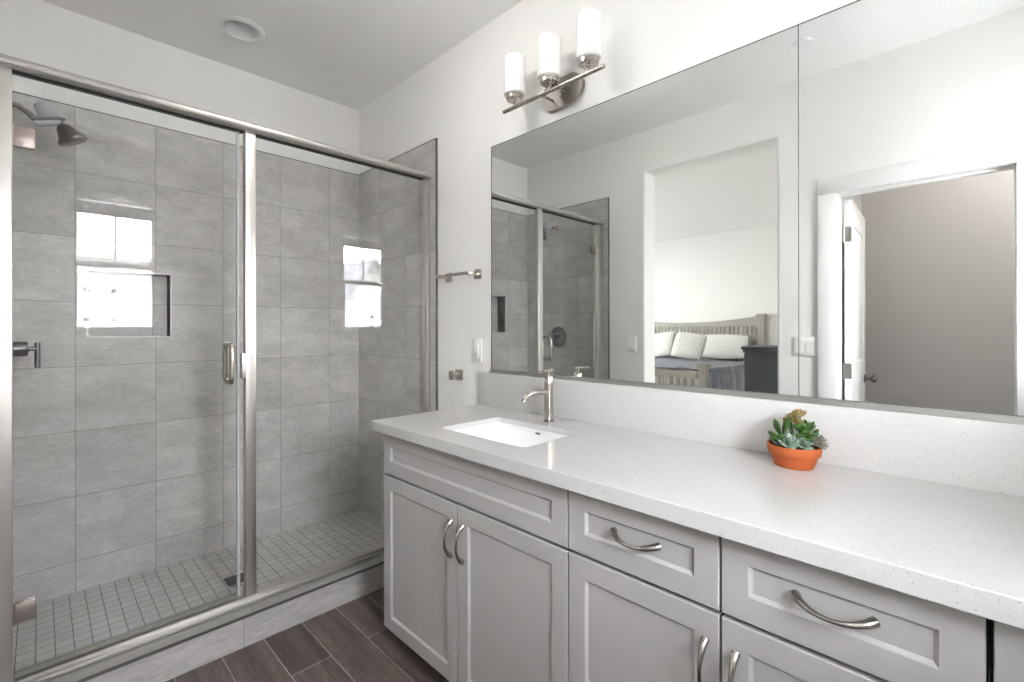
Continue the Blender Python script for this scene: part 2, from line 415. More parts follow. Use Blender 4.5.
# bedroom and water closet walls
struct(MB().box(-6.2, -0.6, -6.15, -6.0, -0.05, ZC + 0.05).build('wall_bedroom_far', 'wall_paint'))
WB = (-4.42, -3.42, 1.03, 1.94)
struct(MB().grid_wall('X', -6.15, -6.0, -6.1, -1.7, -0.05, ZC + 0.05, [WB]).build('wall_bedroom_side', 'wall_paint'))
struct(MB().box(-6.1, XB - 0.15, YO - WT, YO - 0.02, -0.05, ZC + 0.05).build('wall_bedroom_near', 'wall_paint'))
struct(MB().box(-0.82, -0.70, -6.1, YO - WT, -0.05, ZC + 0.05).build('wall_bedroom_closet', 'wall_paint'))
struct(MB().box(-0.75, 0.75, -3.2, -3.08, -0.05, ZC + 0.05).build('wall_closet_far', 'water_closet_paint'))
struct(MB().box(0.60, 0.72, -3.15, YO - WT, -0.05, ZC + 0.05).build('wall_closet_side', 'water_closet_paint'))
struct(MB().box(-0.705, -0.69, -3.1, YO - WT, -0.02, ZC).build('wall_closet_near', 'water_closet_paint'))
struct(MB().box(-5.99, -0.83, -6.0, -5.985, 0, 0.10, 0.003).build('baseboard_bedroom', 'trim_paint'))
struct(MB().box(-0.69, 0.60, -3.08, -3.066, 0, 0.10, 0.003).build('baseboard_closet', 'trim_paint'))
for xa, xb_ in ((XT + 0.01, BED[0] - 0.01), (BED[1] + 0.01, WCD[0] - 0.10), (WCD[1] + 0.10, XE)):
    struct(MB().box(xa, xb_, YO, YO + 0.014, 0, 0.10, 0.003).build('baseboard_left', 'trim_paint'))

# ------------------------------------------------------------------ shower shell
TB = 0.008
struct(MB().grid_wall('X', XB - TB, XB, YO + 0.01, -0.01, 0.0, ZT, [NI]).build('wall_back_tile', 'shower_tile_back'))
struct(MB().box(XB - 0.004, XT, -0.010, -0.0002, 0.0, ZT).build('wall_right_tile', 'shower_tile_side'))
struct(MB().box(XB - 0.004, XT, YO + 0.0002, YO + 0.010, 0.0, ZT).build('wall_left_tile', 'shower_tile_side'))
# niche: five tiled faces and a light metal edge
nd = 0.09
nb = MB(); y0, y1, z0, z1 = NI
nb.box(XB - TB - nd - 0.01, XB - TB - nd, y0 - .01, y1 + .01, z0 - .01, z1 + .01)
nb.box(XB - TB - nd, XB - TB + .004, y0 - .01, y0, z0 - .01, z1 + .01); nb.box(XB - TB - nd, XB - TB + .004, y1, y1 + .01, z0 - .01, z1 + .01)
nb.box(XB - TB - nd, XB - TB + .004, y0, y1, z0 - .01, z0); nb.box(XB - TB - nd, XB - TB + .004, y0, y1, z1, z1 + .01)
struct(nb.build('wall_niche', 'shower_tile_back'))
ne = MB(); e = 0.004
for a in ((y0 - e, y1 + e, z0 - e, z0), (y0 - e, y1 + e, z1, z1 + e), (y0 - e, y0, z0, z1), (y1, y1 + e, z0, z1)):
    ne.box(XB - 0.001, XB + 0.002, *a)
struct(ne.build('trim_1', 'nickel_frame'))
te = MB()
te.box(XT, XT + 0.005, -0.012, 0, 0.0, ZT + 0.004).box(XT, XT + 0.005, YO, YO + 0.012, 0.0, ZT + 0.004)
te.box(XB, XT, -0.012, 0, ZT, ZT + 0.004).box(XB, XT, YO, YO + 0.012, ZT, ZT + 0.004).box(XB - .008, XB + .002, YO, 0, ZT, ZT + 0.004)
struct(te.build('trim_2', 'dark_trim'))
struct(MB().box(XB, -2.26, YO + 0.01, -0.01, 0.0, 0.0455).build('floor_shower', 'mosaic_tile'))
CZ, CX = 0.125, -2.10
cb = structroot('shower_curb', (-2.19, -0.84, 0))
MB().box(-2.275, CX, YO + 0.005, -0.005, 0, CZ - 0.008).build('curb_face', 'curb_tile', cb)
MB().box(-2.275, CX - 0.002, YO + 0.005, -0.005, CZ - 0.008, CZ).build('curb_top', 'curb_top_tile', cb)
MB().box(CX - 0.003, CX + 0.001, YO + 0.005, -0.005, CZ - 0.010, CZ + 0.001).build('curb_edge', 'dark_trim', cb)

# ------------------------------------------------------------------ shower enclosure
GX = -2.203
se = thing('shower_enclosure', (GX, -0.84, CZ), 'glass shower enclosure with brushed nickel frame on the tiled curb', 'shower')
JX0, JX1 = -2.225, -2.180
HZ0, HZ1 = 2.106, 2.140
# rounded header rail
prof = [(x + .010, z) for x, z in ((-2.236, HZ0), (-2.178, HZ0), (-2.170, HZ0 + .006), (-2.166, HZ0 + .014), (-2.168, HZ0 + .022), (-2.176, HZ0 + .030), (-2.188, HZ1), (-2.236, HZ1))]
hm = MB()
hm.loft([[hm.bm.verts.new((x, y, z)) for x, z in prof] for y in (-1.675, -0.011)])
hm.build('header_rail', 'nickel_frame', se, angle=25)
bx('header_gasket', 'gasket', se, -2.222, -2.196, -1.61, -0.04, HZ0 - 0.005, HZ0)
bx('jamb', 'nickel_frame', se, JX0, JX1, -0.031, -0.0105, CZ, HZ0, 0.002)
bx('jamb', 'nickel_frame', se, JX0, JX1, -1.674, -1.608, CZ, HZ0, 0.002)
bx('center_post', 'nickel_frame', se, -2.215, JX1, -0.9385, -0.898, CZ + 0.03, HZ0, 0.002)
bt = MB(); bt.box(-2.240, -2.166, -1.672, -0.011, CZ + .0005, CZ + 0.018, 0.003); bt.box(-2.226, -2.180, -1.672, -0.011, CZ + 0.016, CZ + 0.030, 0.003)
bt.build('bottom_track', 'nickel_frame', se)
bx('fixed_pane', 'shower_glass', se, GX - .004, GX + .004, -0.8975, -0.0305, CZ + 0.030, HZ0)
dr = bx('glass_door', 'shower_glass', se, GX - .004, GX + .004, -1.607, -0.966, CZ + 0.044, HZ0 - 0.008)
bx('door_sweep', 'seal_vinyl', dr, GX - .006, GX + .007, -1.604, -0.968, CZ + 0.033, CZ + 0.05, 0.001)
bx('strike_seal', 'seal_clear', dr, GX - .006, GX + .006, -0.966, -0.956, CZ + 0.04, HZ0 - 0.008)
for zz in (1.896, 0.366):
    hb = MB(); hb.box(GX + .0045, GX + .012, -1.604, -1.556, zz - .032, zz + .032, 0.002); hb.box(GX - .012, GX - .0045, -1.604, -1.556, zz - .032, zz + .032, 0.002)
    hb.cyl((GX + .008, -1.608, zz - .033), (GX + .008, -1.608, zz + .033), 0.007, 12)
    hb.build('hinge', 'hinge_rose_nickel', dr)
bx('strike_catch', 'nickel_frame', se, -2.222, -2.178, -0.952, -0.9388, 1.07, 1.175, 0.002)
def dpull(side):
    s = side; y = -0.996; mb = MB(); zt_, zb, r, out = 1.212, 1.057, 0.0095, 0.052
    pts = [(GX + s * .004, y, zt_)]
    for i in range(6):
        a = PI / 2 * i / 5; pts.append((GX + s * (out - .022 + .022 * math.sin(a)), y, zt_ - .022 * (1 - math.cos(a))))
    for i in range(6):
        a = PI / 2 * i / 5; pts.append((GX + s * (out - .022 + .022 * math.cos(a)), y, zb + .022 * (1 - math.sin(a))))
    pts.append((GX + s * .004, y, zb))
    mb.tube(pts, r, 14, ref=(0, 1, 0)); return mb
for s in (1, -1): dpull(s).build('pull_handle', 'brushed_nickel', dr)

# ------------------------------------------------------------------ shower fittings
sh = thing('showerhead', (-2.64, YO + .01, 2.15), 'dark nickel shower head on a curved arm with a grey shut-off valve', 'shower head')
Y0 = YO + 0.0102
MB().lathe([(0.030, 0), (0.030, .004), (0.022, .012), (0.012, .016)], (-2.64, Y0, 2.15), (0, 1, 0)).build('flange', 'brushed_nickel', sh)
arm = [(-2.64, Y0 + .01, 2.15), (-2.64, -1.635, 2.148), (-2.64, -1.60, 2.138), (-2.64, -1.575, 2.120), (-2.64, -1.556, 2.100)]
MB().tube(arm, 0.0105, 14, ref=(1, 0, 0)).build('arm', 'nickel_dark', sh)
ax = Vector((0, -0.34, 0.94)).normalized()
vb = MB(); vb.lathe([(0.028, 0), (0.044, .003), (0.045, .014), (0.036, .017), (0.034, .060), (0.029, .065)], Vector((-2.64, -1.510, 2.110)), ax, 28)
vb.tube([(-2.64, -1.560, 2.086), (-2.64, -1.530, 2.096), (-2.64, -1.485, 2.113)], [0.013, 0.016, 0.013], 14, ref=(1, 0, 0))
vb.build('shutoff_valve', 'grey_plastic', sh)
hx = Vector((0.0, 0.50, -0.86)).normalized(); hc = Vector((-2.64, -1.486, 2.112))
MB().lathe([(0.009, 0), (0.011, .008), (0.020, .014), (0.026, .022), (0.037, .052), (0.046, .066), (0.050, .070), (0.050, .078), (0.044, .082)], hc, hx, 32).build('spray_head', 'nickel_dark', sh)
sv = thing('shower_valve', (-2.64, YO + .01, 1.197), 'dark nickel shower valve with round plate and lever handle', 'shower valve')
MB().lathe([(0.090, 0), (0.090, .003), (0.083, .009), (0.030, .010)], (-2.64, Y0, 1.197), (0, 1, 0), 40).build('escutcheon', 'valve_nickel', sv)
MB().lathe([(0.029, 0.009), (0.029, .090), (0.026, .097), (0.012, .098), (0.0095, .100), (0.0095, .122)], (-2.64, Y0, 1.20), (0, 1, 0), 28).build('valve_body', 'valve_nickel', sv)
MB().cyl((-2.64, -1.552, 1.224), (-2.64, -1.552, 1.125), 0.0085, 16, .002).build('lever_handle', 'valve_nickel', sv)
fd = thing('floor_drain', (-2.60, -0.86, 0.0455), 'dark square floor drain in the mosaic shower floor', 'drain')
bx('drain_frame', 'drain_metal', fd, -2.648, -2.552, -0.908, -0.812, 0.0457, 0.0475, 0.0005)
gr = MB()
for i in range(6): gr.box(-2.642 + i * .0155, -2.6345 + i * .0155, -0.902, -0.818, 0.0475, 0.0495)
gr.build('drain_grate', 'nickel_dark', fd)

# ------------------------------------------------------------------ recessed lamp and sprinkler cover
rl = thing('recessed_light', (LX, LY, ZC), 'round white recessed downlight in the ceiling above the shower', 'ceiling light')
MB().lathe([(0.077, 0.0), (0.105, 0.0), (0.106, -.004), (0.100, -.008), (0.080, -.009), (0.077, -.006), (0.077, 0)], (LX, LY, ZC - .0003), (0, 0, 1), 40, False, False).build('trim_ring', 'trim_paint', rl)
MB().lathe([(0.0765, -.006), (0.070, .076)], (LX, LY, ZC), (0, 0, 1), 40, False, False).build('baffle', 'trim_paint', rl)
MB().lathe([(0.0695, 0.070), (0.0695, .076), (0.02, .078)], (LX, LY, ZC), (0, 0, 1), 40).build('lens', 'lamp_lens', rl)
tag(MB().lathe([(0.042, 0), (0.042, -.004), (0.038, -.008)], (-0.665, -1.262, ZC - .0002), (0, 0, 1), 32).build('sprinkler_cover', 'trim_paint'),
    'small flat white disc on the ceiling, mirrored beside the mirror seam', 'sprinkler')

# ------------------------------------------------------------------ vanity light
VX, VY, VZ = -1.235, -0.100, 2.228
vl = thing('vanity_light', (VX, 0, 2.25), 'brushed nickel vanity light with three opal cylinder shades above the mirror', 'wall light')
n = 18; hw, hh = 0.108, 0.062; lp = []
for i in range(n + 1):
    a = -PI / 2 + PI * i / n; lp.append((VX - .004 + hw - hh + hh * math.cos(a), 2.254 + hh * math.sin(a)))
for i in range(n + 1):
    a = PI / 2 + PI * i / n; lp.append((VX - .004 - hw + hh + hh * math.cos(a), 2.254 + hh * math.sin(a)))
MB().poly_plate([lp], -0.020, -0.0003, 'Y').build('backplate', 'plate_nickel', vl, bevel=0.004)
MB().cyl((VX - .262, VY, VZ), (VX + .262, VY, VZ), 0.0085, 18, .001).build('bar', 'brushed_nickel', vl)
for s in (-1, 1):
    MB().cyl((VX - .004 + s * .042, -0.018, VZ + .006), (VX - .004 + s * .042, VY + .006, VZ), 0.0058, 14).build('arm', 'brushed_nickel', vl)
MB().lathe([(0.006, 0), (0.006, .004), (0.003, .006)], (VX - .004, -0.02, 2.245), (0, -1, 0), 14).build('cap_nut', 'brushed_nickel', vl)
for sx_ in (-0.194, 0.0, 0.194):
    x = VX + sx_
    so = MB().lathe([(0.006, 0.004), (0.006, .028), (0.034, .029), (0.037, .032), (0.037, .046), (0.034, .048)], (x, VY, VZ), (0, 0, 1), 28).build('socket_cup', 'brushed_nickel', vl)
    MB().lathe([(0.030, .0485), (0.042, .049), (0.0465, .053), (0.047, .060), (0.047, .208), (0.0445, .208), (0.0445, .062), (0.040, .053), (0.030, .0515)], (x, VY, VZ), (0, 0, 1), 36, False, False).build('lamp_shade', 'opal_glass', vl)

# ------------------------------------------------------------------ mirrors
MZ0, MZ1 = 1.066, 2.149
XS = -0.378
tag(MB().box(-1.681, XS - .0012, -0.003, -0.0005, MZ0, MZ1).build('wall_mirror', 'mirror_silver', smooth=False),
    'wide frameless wall mirror above the sink, reflecting the bedroom opening', 'mirror')
tag(MB().box(XS + .0012, 0.50, -0.003, -0.0005, MZ0, MZ1).build('wall_mirror', 'mirror_silver', smooth=False),
    'frameless wall mirror above the succulent, reflecting the white panel door', 'mirror')
ch = MB(); ch.box(-1.682, 0.50, -0.016, -0.0005, MZ0 - .001, MZ0 + .001).box(-1.682, 0.50, -0.016, -0.012, MZ0 + .001, MZ0 + .015)
tag(ch.build('mirror_channel', 'channel_metal'), 'slim metal channel holding the foot of both mirrors', 'mirror channel')
me_ = MB(); me_.box(-1.6845, -1.6822, -0.0045, -0.0005, MZ0, MZ1 + .003).box(-1.6845, 0.50, -0.0045, -0.0005, MZ1 + .0005, MZ1 + .003)
tag(me_.build('mirror_edge', 'dark_trim'), 'thin dark edge strip around the top and shower end of the mirrors', 'mirror edge')
tag(MB().box(XS - .0011, XS + .0011, -0.0035, -0.0005, MZ0 + .015, MZ1).build('mirror_seam', 'dark_trim'), 'thin dark upright seam between the two mirrors', 'mirror seam')

# ------------------------------------------------------------------ vanity
CT, CB_ = 0.904, 0.863          # worktop top, bottom
CXL, CYF = -1.761, -0.593
SK = (-1.45, -1.02, -0.478, -0.182)
ct = MB(); CS = 0.884
outl = [(CXL, CYF), (XE - .001, CYF), (XE - .001, -.0005), (CXL, -.0005)]
h1 = rrect(*SK, 0.022); h2 = rrect(SK[0] - .045, SK[1] + .045, SK[2] - .045, SK[3] + .045, 0.03)
def ringv(lp, z): return [ct.bm.verts.new((x, y, z)) for x, y in lp]
o_t, o_b, a_t, a_s, b_s, b_b = ringv(outl, CT), ringv(outl, CB_), ringv(h1, CT), ringv(h1, CS), ringv(h2, CS), ringv(h2, CB_)
for vs, lps in ((o_t + a_t, (outl, h1)), (o_b + b_b, (outl, h2))):
    for t in tessellate_polygon([[Vector((x, y, 0)) for x, y in lp] for lp in lps]): ct.face([vs[q] for q in t])
for r0, r1 in ((o_b, o_t), (a_t, a_s), (a_s, b_s), (b_s, b_b)): ct.loft([r0, r1], False, False)
ct = ct.build('countertop', 'quartz', bevel=0.002, angle=30)
tag(ct, 'long white speckled quartz countertop over the grey vanity cabinets', 'countertop')
tag(MB().box(CXL, XE - .001, -0.021, -0.0005, CT + .0003, MZ0 - .0012, 0.0012).build('backsplash', 'quartz'), 'tall white speckled quartz backsplash below the mirrors', 'backsplash')

YF = -0.558                     # cabinet face
def shaker(mb, x0, x1, z0, z1, yf, th=0.019, fr=0.052, rec=0.007, bv=0.007):
    B = mb.bm.verts.new; e = 0.0015
    def rect(a, y): return [B((x0 + a, y, z0 + a)), B((x1 - a, y, z0 + a)), B((x1 - a, y, z1 - a)), B((x0 + a, y, z1 - a))]
    rs = [rect(0, yf + th), rect(0, yf + e), rect(e, yf), rect(fr, yf), rect(fr + bv, yf + rec), ]
    mb.loft(rs, True, True)
    return mb
def pull(mb, c, vertical):
    c = Vector(c); L_ = 0.060; pts = []; rad = []
    for i in range(21):
        t = -1 + 2 * i / 20
        out = 0.003 + 0.027 * (1 - abs(t) ** 2.4) if abs(t) < 1 else 0.0
        d = Vector((0, -out, t * L_)) if vertical else Vector((t * L_, -out, -0.010 * (1 - t * t)))
        pts.append(c + d); rad.append(0.0042 + 0.0050 * abs(t) ** 2.2)
    mb.tube(pts, rad, 14, ref=(1, 0, 0) if vertical else (0, 0, 1))
    for s in (-1, 1):
        p = c + (Vector((0, 0, s * L_ * .93)) if vertical else Vector((s * L_ * .93, 0, 0)))
        mb.cyl(p + Vector((0, -0.006, 0)), p + Vector((0, 0.0, 0)), 0.0068, 14)
    return mb
ZD0, ZD1, ZR0, ZR1 = 0.070, 0.684, 0.694, 0.8595
def cabinet(x0, x1, doors, drawers, label, group=None):
    g = 0.0025
    r = thing('vanity_cabinet', ((x0 + x1) / 2, -0.3, 0), label, 'cabinet', group)
    cbm = MB(); t = .018; yb = -0.004
    cbm.box(x0, x0 + t, YF + .030, yb, ZD0, CB_ - .0008).box(x1 - t, x1, YF + .030, yb, ZD0, CB_ - .0008)
    cbm.box(x0 + t, x1 - t, YF + .030, yb, ZD0, ZD0 + t).box(x0 + t, x1 - t, yb - .008, yb, ZD0 + t, CB_ - .001)
    cbm.build('carcass', 'cabinet_paint', r)
    bx('gap_shade_sheet', 'gap_shade', r, x0 + .001, x1 - .0002, YF + .0195, YF + .0298, ZD0 + .004, CB_ - .001)  # dark sheet behind the fronts, painted shade for the gaps
    bx('toe_kick', 'cabinet_paint', r, x0, x1, YF + .07, YF + .085, 0.0005, ZD0)
    for a, b_, side in doors:
        d = shaker(MB(), a + g, b_ - g, ZD0, ZD1, YF).build('door', 'cabinet_paint', r, angle=20)
        hx_ = b_ - 0.031 if side > 0 else a + 0.031
        pull(MB(), (hx_, YF, 0.564), True).build('pull_handle', 'pull_nickel', d)
    for a, b_, hd in drawers:
        d = shaker(MB(), a + g, b_ - g, ZR0, ZR1, YF).build('drawer_front' if hd else 'false_front', 'cabinet_paint', r, angle=20)
        if hd: pull(MB(), ((a + b_) / 2, YF + .006, 0.782), False).build('pull_handle', 'pull_nickel', d)
    return r
X1, X2, X3, X4 = -1.731, -0.782, -0.3855, 0.004
cabinet(X1, X2, [(X1, -1.2525, 1), (-1.2525, X2, -1)], [(X1, X2, False)], 'grey shaker sink cabinet with two doors beside the shower')
cabinet(X2 + .0005, X4, [(X2, X3, 1), (X3, X4, -1)], [(X2, X3, True), (X3, X4, True)], 'grey shaker cabinet with two drawers over two doors under the succulent')
cabinet(X4 + .0005, XE - .002, [(X4 + .003, XE - .002, 1)], [(X4 + .003, XE - .002, False)], 'grey cabinet at the right edge, past the second drawer')

# sink
sk = thing('undermount_sink', (-1.235, -0.33, CS - .17), 'white rectangular undermount sink below the nickel faucet', 'sink')
def srect(mb, x0, x1, y0, y1, r, z): return [mb.bm.verts.new((x, y, z)) for x, y in rrect(x0, x1, y0, y1, r)]
s0, s1, s2, s3 = SK
bs = MB(); zt_ = CS - .0006
ins = [(-.004, zt_), (0.000, zt_ - .004), (.003, zt_ - .02), (.014, zt_ - .12), (.026, zt_ - .142), (.06, zt_ - .154)]
inner = [srect(bs, s0 + a, s1 - a, s2 + a, s3 - a, 0.024 + a * .3, z) for a, z in ins]
outer = [srect(bs, s0 + a, s1 - a, s2 + a, s3 - a, 0.03, z) for a, z in ((.05, zt_ - .166), (.01, zt_ - .15), (-.012, zt_ - .02), (-.03, zt_ - .012), (-.03, zt_))]
bs.loft(list(reversed(inner)), True, False); bs.loft(outer, True, False)
bs.loft([outer[-1], inner[0]], False, False)
bs.build('basin', 'porcelain', sk)
MB().lathe([(0.026, 0), (0.026, .002), (0.020, .003), (0.016, .0015)], (-1.235, -0.31, zt_ - .1538), (0, 0, 1), 28).build('drain', 'brushed_nickel', sk)
ov = [( -1.222 + .014 * math.cos(2 * PI * i / 20), 0.870 + .0035 * math.sin(2 * PI * i / 20)) for i in range(20)]
MB().poly_plate([ov], s3 - .0035, s3 + .004, 'Y').build('overflow', 'dark_slot', sk)

# faucet
FX, FY = -1.240, -0.100
fc = thing('faucet', (FX, FY, CT), 'brushed nickel single-hole faucet with a bar lever behind the sink', 'faucet')
MB().lathe([(0.0215, 0.0003), (0.0215, .005), (0.0185, .007)], (FX, FY, CT), (0, 0, 1), 28).build('base_ring', 'nickel_dark', fc)
MB().lathe([(0.0175, .006), (0.0175, .142), (0.0165, .1425), (0.0165, .144), (0.0175, .1445), (0.0175, .179), (0.016, .181)], (FX, FY, CT), (0, 0, 1), 28).build('body', 'brushed_nickel', fc)
sp_ = [(FX, FY - .012, 1.020)] + [(FX, y, z) for y, z in ((-0.14, 1.024), (-0.175, 1.027), (-0.203, 1.026), (-0.223, 1.020), (-0.238, 1.009), (-0.246, 0.995))]
MB().tube(sp_, 0.0105, 16, ref=(1, 0, 0)).build('spout', 'brushed_nickel', fc)
lv = MB(); lv.cyl((FX, FY, 1.0848), (FX, FY, 1.104), 0.0065, 16); lv.cyl((FX, FY - .080, 1.103), (FX, FY + .022, 1.108), 0.0048, 14, .001)
lv.build('lever_handle', 'brushed_nickel', fc)
MB().cyl((FX, FY + .026, CT + .0003), (FX, FY + .026, CT + .028), 0.003, 12).lathe([(0.003, .026), (0.005, .028), (0.005, .034), (0.003, .036)], (FX, FY + .026, CT), (0, 0, 1), 14).build('lift_rod', 'brushed_nickel', fc)

# ------------------------------------------------------------------ succulent bowl
PX, PY = -0.366, -0.100
pl = thing('potted_succulent', (PX, PY, CT), 'terracotta bowl of green and silvery succulents on the countertop', 'plant')
k = 1.0
MB().lathe([(0.045, .0004), (0.047, .003), (0.0555, .028), (0.056, .031), (0.0610, .0325), (0.0625, .034), (0.0655, .056), (0.0650, .0585), (0.061, .0585), (0.059, .046)], (PX, PY, CT), (0, 0, 1), 48, True, False).build('pot', 'terracotta', pl)
so = MB()
so.lathe([(0.0592, .048), (0.05, .052), (0.025, .055), (0.004, .056)], (PX, PY, CT), (0, 0, 1), 32); so.build('soil', 'soil', pl)
def leaf(mb, base, direc, up, L_, W, T, curl=0.25, tip=0.35, prof=((0.0, .38), (.2, .62), (.45, .92), (.68, 1.0), (.86, .72), (.96, .34))):
    """fat succulent leaf from base along direc; spoon shaped"""
    d = Vector(direc).normalized(); upv = Vector(up); s = d.cross(upv).normalized(); nrm = s.cross(d).normalized()
    rings = []
    for t, wf in (*prof, (1.0, tip * .2)):
        c = Vector(base) + d * (L_ * t) + nrm * (curl * L_ * t * t)
        rings.append([mb.bm.verts.new(c + s * (math.cos(a) * W * wf / 2) + nrm * (math.sin(a) * T * wf / 2)) for a in [2 * PI * i / 8 for i in range(8)]])
    mb.loft(rings)
def rosette(c, R, tilt, mat, whorls=4, per=6, name='rosette', W=0.5, seed=0):
    rnd = random.Random(seed); mb = MB()
    ax = Vector(tilt).normalized(); u = ax.orthogonal().normalized(); v = ax.cross(u)
    for wv_ in range(whorls):
        f = wv_ / max(1, whorls - 1); el = math.radians(18 + 58 * f); L_ = R * (1.0 - .55 * f)
        for i in range(per):
            a = 2 * PI * (i + .5 * wv_) / per + rnd.uniform(-.12, .12)
            rad = u * math.cos(a) + v * math.sin(a)
            d = rad * math.cos(el) + ax * math.sin(el)
            leaf(mb, Vector(c) + ax * (.004 * wv_) + rad * (.002), d, ax, L_ * rnd.uniform(.9, 1.1), L_ * W, L_ * .16, 0.22)
    return mb.build(name, mat, pl, angle=60)
Z1 = CT + .056
# camera looks along (-x,+y): the near rim is towards (+x,-y), picture left is (-x,-y)
LFT = Vector((-.707, -.707, 0)); NEA = Vector((.707, -.707, 0)); C0 = Vector((PX, PY, Z1))
def at(l, nn, z): return C0 + LFT * l + NEA * nn + Vector((0, 0, z))
rosette(at(.028, .023, .007), .029, (0.30, -.5, .8), 'leaf_silver', 4, 7, 'silver_rosette', .55, 1)
rosette(at(-.006, .032, .006), .025, (0.45, -.45, .75), 'leaf_silver', 4, 7, 'silver_rosette', .5, 2)
rosette(at(-.044, .018, .008), .032, (0.75, -.1, .75), 'leaf_plum', 4, 8, 'plum_rosette', .40, 3)
rosette(at(-.024, .034, .014), .022, (0.5, -.3, .8), 'leaf_plum', 3, 7, 'plum_rosette', .36, 4)
rosette(at(-.038, -.022, .004), .026, (0.2, .1, .9), 'leaf_silver', 3, 7, 'silver_rosette', .45, 9)
rosette(at(.046, .006, .004), .020, (.3, -.2, .9), 'leaf_silver', 3, 7, 'silver_rosette', .5, 12)
rosette(at(.030, -.022, .004), .026, (-.2, .1, .9), 'leaf_plum', 3, 7, 'plum_rosette', .4, 10)
def D(l, n_, z): return LFT * l + NEA * n_ + Vector((0, 0, z))
def jade(base, top, leaves):
    MB().tube([base, Vector(base).lerp(Vector(top), .5) + Vector((.003, 0, 0)), top], [.005, .0042, .0035], 10).build('jade_stem', 'leaf_green', pl)
    mb = MB()
    for (t, d, L_, W) in leaves:
        d = Vector(d); p = Vector(base).lerp(Vector(top), t)
        upv = Vector((0, 0, 1)) if abs(d.normalized().z) < .85 else -LFT
        leaf(mb, p, d, upv, L_, W, W * .42, 0.10, 1.0, ((0.0, .3), (.25, .5), (.5, .85), (.72, 1.0), (.87, .86), (.96, .5)))
    mb.build('jade_leaves', 'leaf_green', pl, angle=60)
jade(at(.030, .010, 0), at(.037, .008, .024), [(.7, D(.95, .1, .42), .048, .025), (1, D(.55, .1, 1.0), .054, .024), (1, D(-.20, .1, 1.0), .058, .026), (.8, D(.95, .35, .10), .042, .025), (.9, D(.3, -.5, .9), .046, .024), (.7, D(.6, .75, .5), .030, .021)])
jade(at(-.008, .012, 0), at(-.010, .014, .040), [(.6, D(.5, .8, .25), .042, .023), (.7, D(-.5, .8, .15), .042, .023), (.9, D(-.85, .3, .5), .040, .022), (1, D(-.5, .5, .75), .036, .021), (.9, D(.6, .4, .55), .038, .022), (.5, D(-.2, .95, .1), .042, .024), (1, D(.1, -.4, 1), .034, .020), (.8, D(-.7, -.4, .5), .036, .021), (1, D(.35, .6, .7), .034, .021), (.7, D(.1, .9, .45), .038, .024), (.9, D(-.1, .7, .8), .032, .021)])
jade(at(-.032, -.006, 0), at(-.036, -.004, .036), [(.7, D(-.8, .2, .35), .036, .021), (1, D(-.6, .3, .85), .034, .020), (.9, D(-.2, .7, .6), .036, .021), (.6, D(-.5, .8, .3), .036, .022), (1, D(.3, .2, 1), .034, .020), (.8, D(-.3, -.8, .6), .034, .021), (.8, D(.5, .6, .5), .034, .021)])
def blush(c, R, seed, base):
    MB().tube([at(*base), (Vector(at(*base)) + Vector(at(*c))) / 2 + Vector((.002, 0, 0)), at(*c)], [.003, .0028, .0026], 8).build('blush_stem', 'leaf_green', pl)
    rosette(at(*c), R, (0.15 * (seed - 6), -.2, 1), 'leaf_blush', 4, 7, 'blush_rosette', .6, seed)
blush((-.013, .004, .078), .021, 5, (-.010, .006, .020))
blush((.020, .004, .062), .017, 6, (.008, .008, .018))
blush((-.002, .016, .058), .017, 7, (-.004, .014, .016))
blush((.008, -.004, .070), .014, 8, (.004, .000, .016))

# ------------------------------------------------------------------ wall fittings on the mirror wall
tb = thing('towel_bar', (-1.90, 0, 1.545), 'short brushed nickel hand towel bar beside the shower tile', 'towel bar')
for x in (-2.018, -1.782):
    bp_ = MB(); bp_.box(x - .024, x + .024, -0.009, -0.0003, 1.523, 1.571, 0.001)
    o = bp_.build('wall_plate', 'brushed_nickel', tb)
    bx('post', 'brushed_nickel', tb, x - .009, x + .009, -0.072, -0.0085, 1.538, 1.556, 0.001)
MB().box(-2.040, -1.760, -0.078, -0.062, 1.540, 1.554, 0.0015).build('bar', 'brushed_nickel', tb)
wh = thing('wall_hook', (-1.93, 0, 1.035), 'small square brushed nickel hook on the wall below the towel bar', 'hook')
bx('wall_plate', 'brushed_nickel', wh, -1.958, -1.904, -0.010, -0.0003, 1.010, 1.062, 0.001)
bx('post', 'brushed_nickel', wh, -1.940, -1.922, -0.052, -0.0098, 1.027, 1.045, 0.001)
bx('hook_tip', 'brushed_nickel', wh, -1.948, -1.914, -0.060, -0.0515, 1.014, 1.060, 0.001)
eo = thing('electrical_outlet', (-1.792, 0, 1.165), 'white duplex outlet on the wall between towel bar and mirror', 'outlet')
bx('cover_plate', 'outlet_plastic', eo, -1.829, -1.755, -0.006, -0.0003, 1.107, 1.223, 0.0018)
ro = bx('receptacle', 'outlet_plastic', eo, -1.809, -1.775, -0.0085, -0.0058, 1.132, 1.198, 0.001)
sl = MB()
for zz in (1.149, 1.182):
    sl.box(-1.800, -1.798, -0.0088, -0.008, zz - .004, zz + .004).box(-1.787, -1.785, -0.0088, -0.008, zz - .005, zz + .005).cyl((-1.7925, -0.0088, zz - .009), (-1.7925, -0.008, zz - .009), .0018, 10)
sl.build('slots', 'dark_slot', ro)

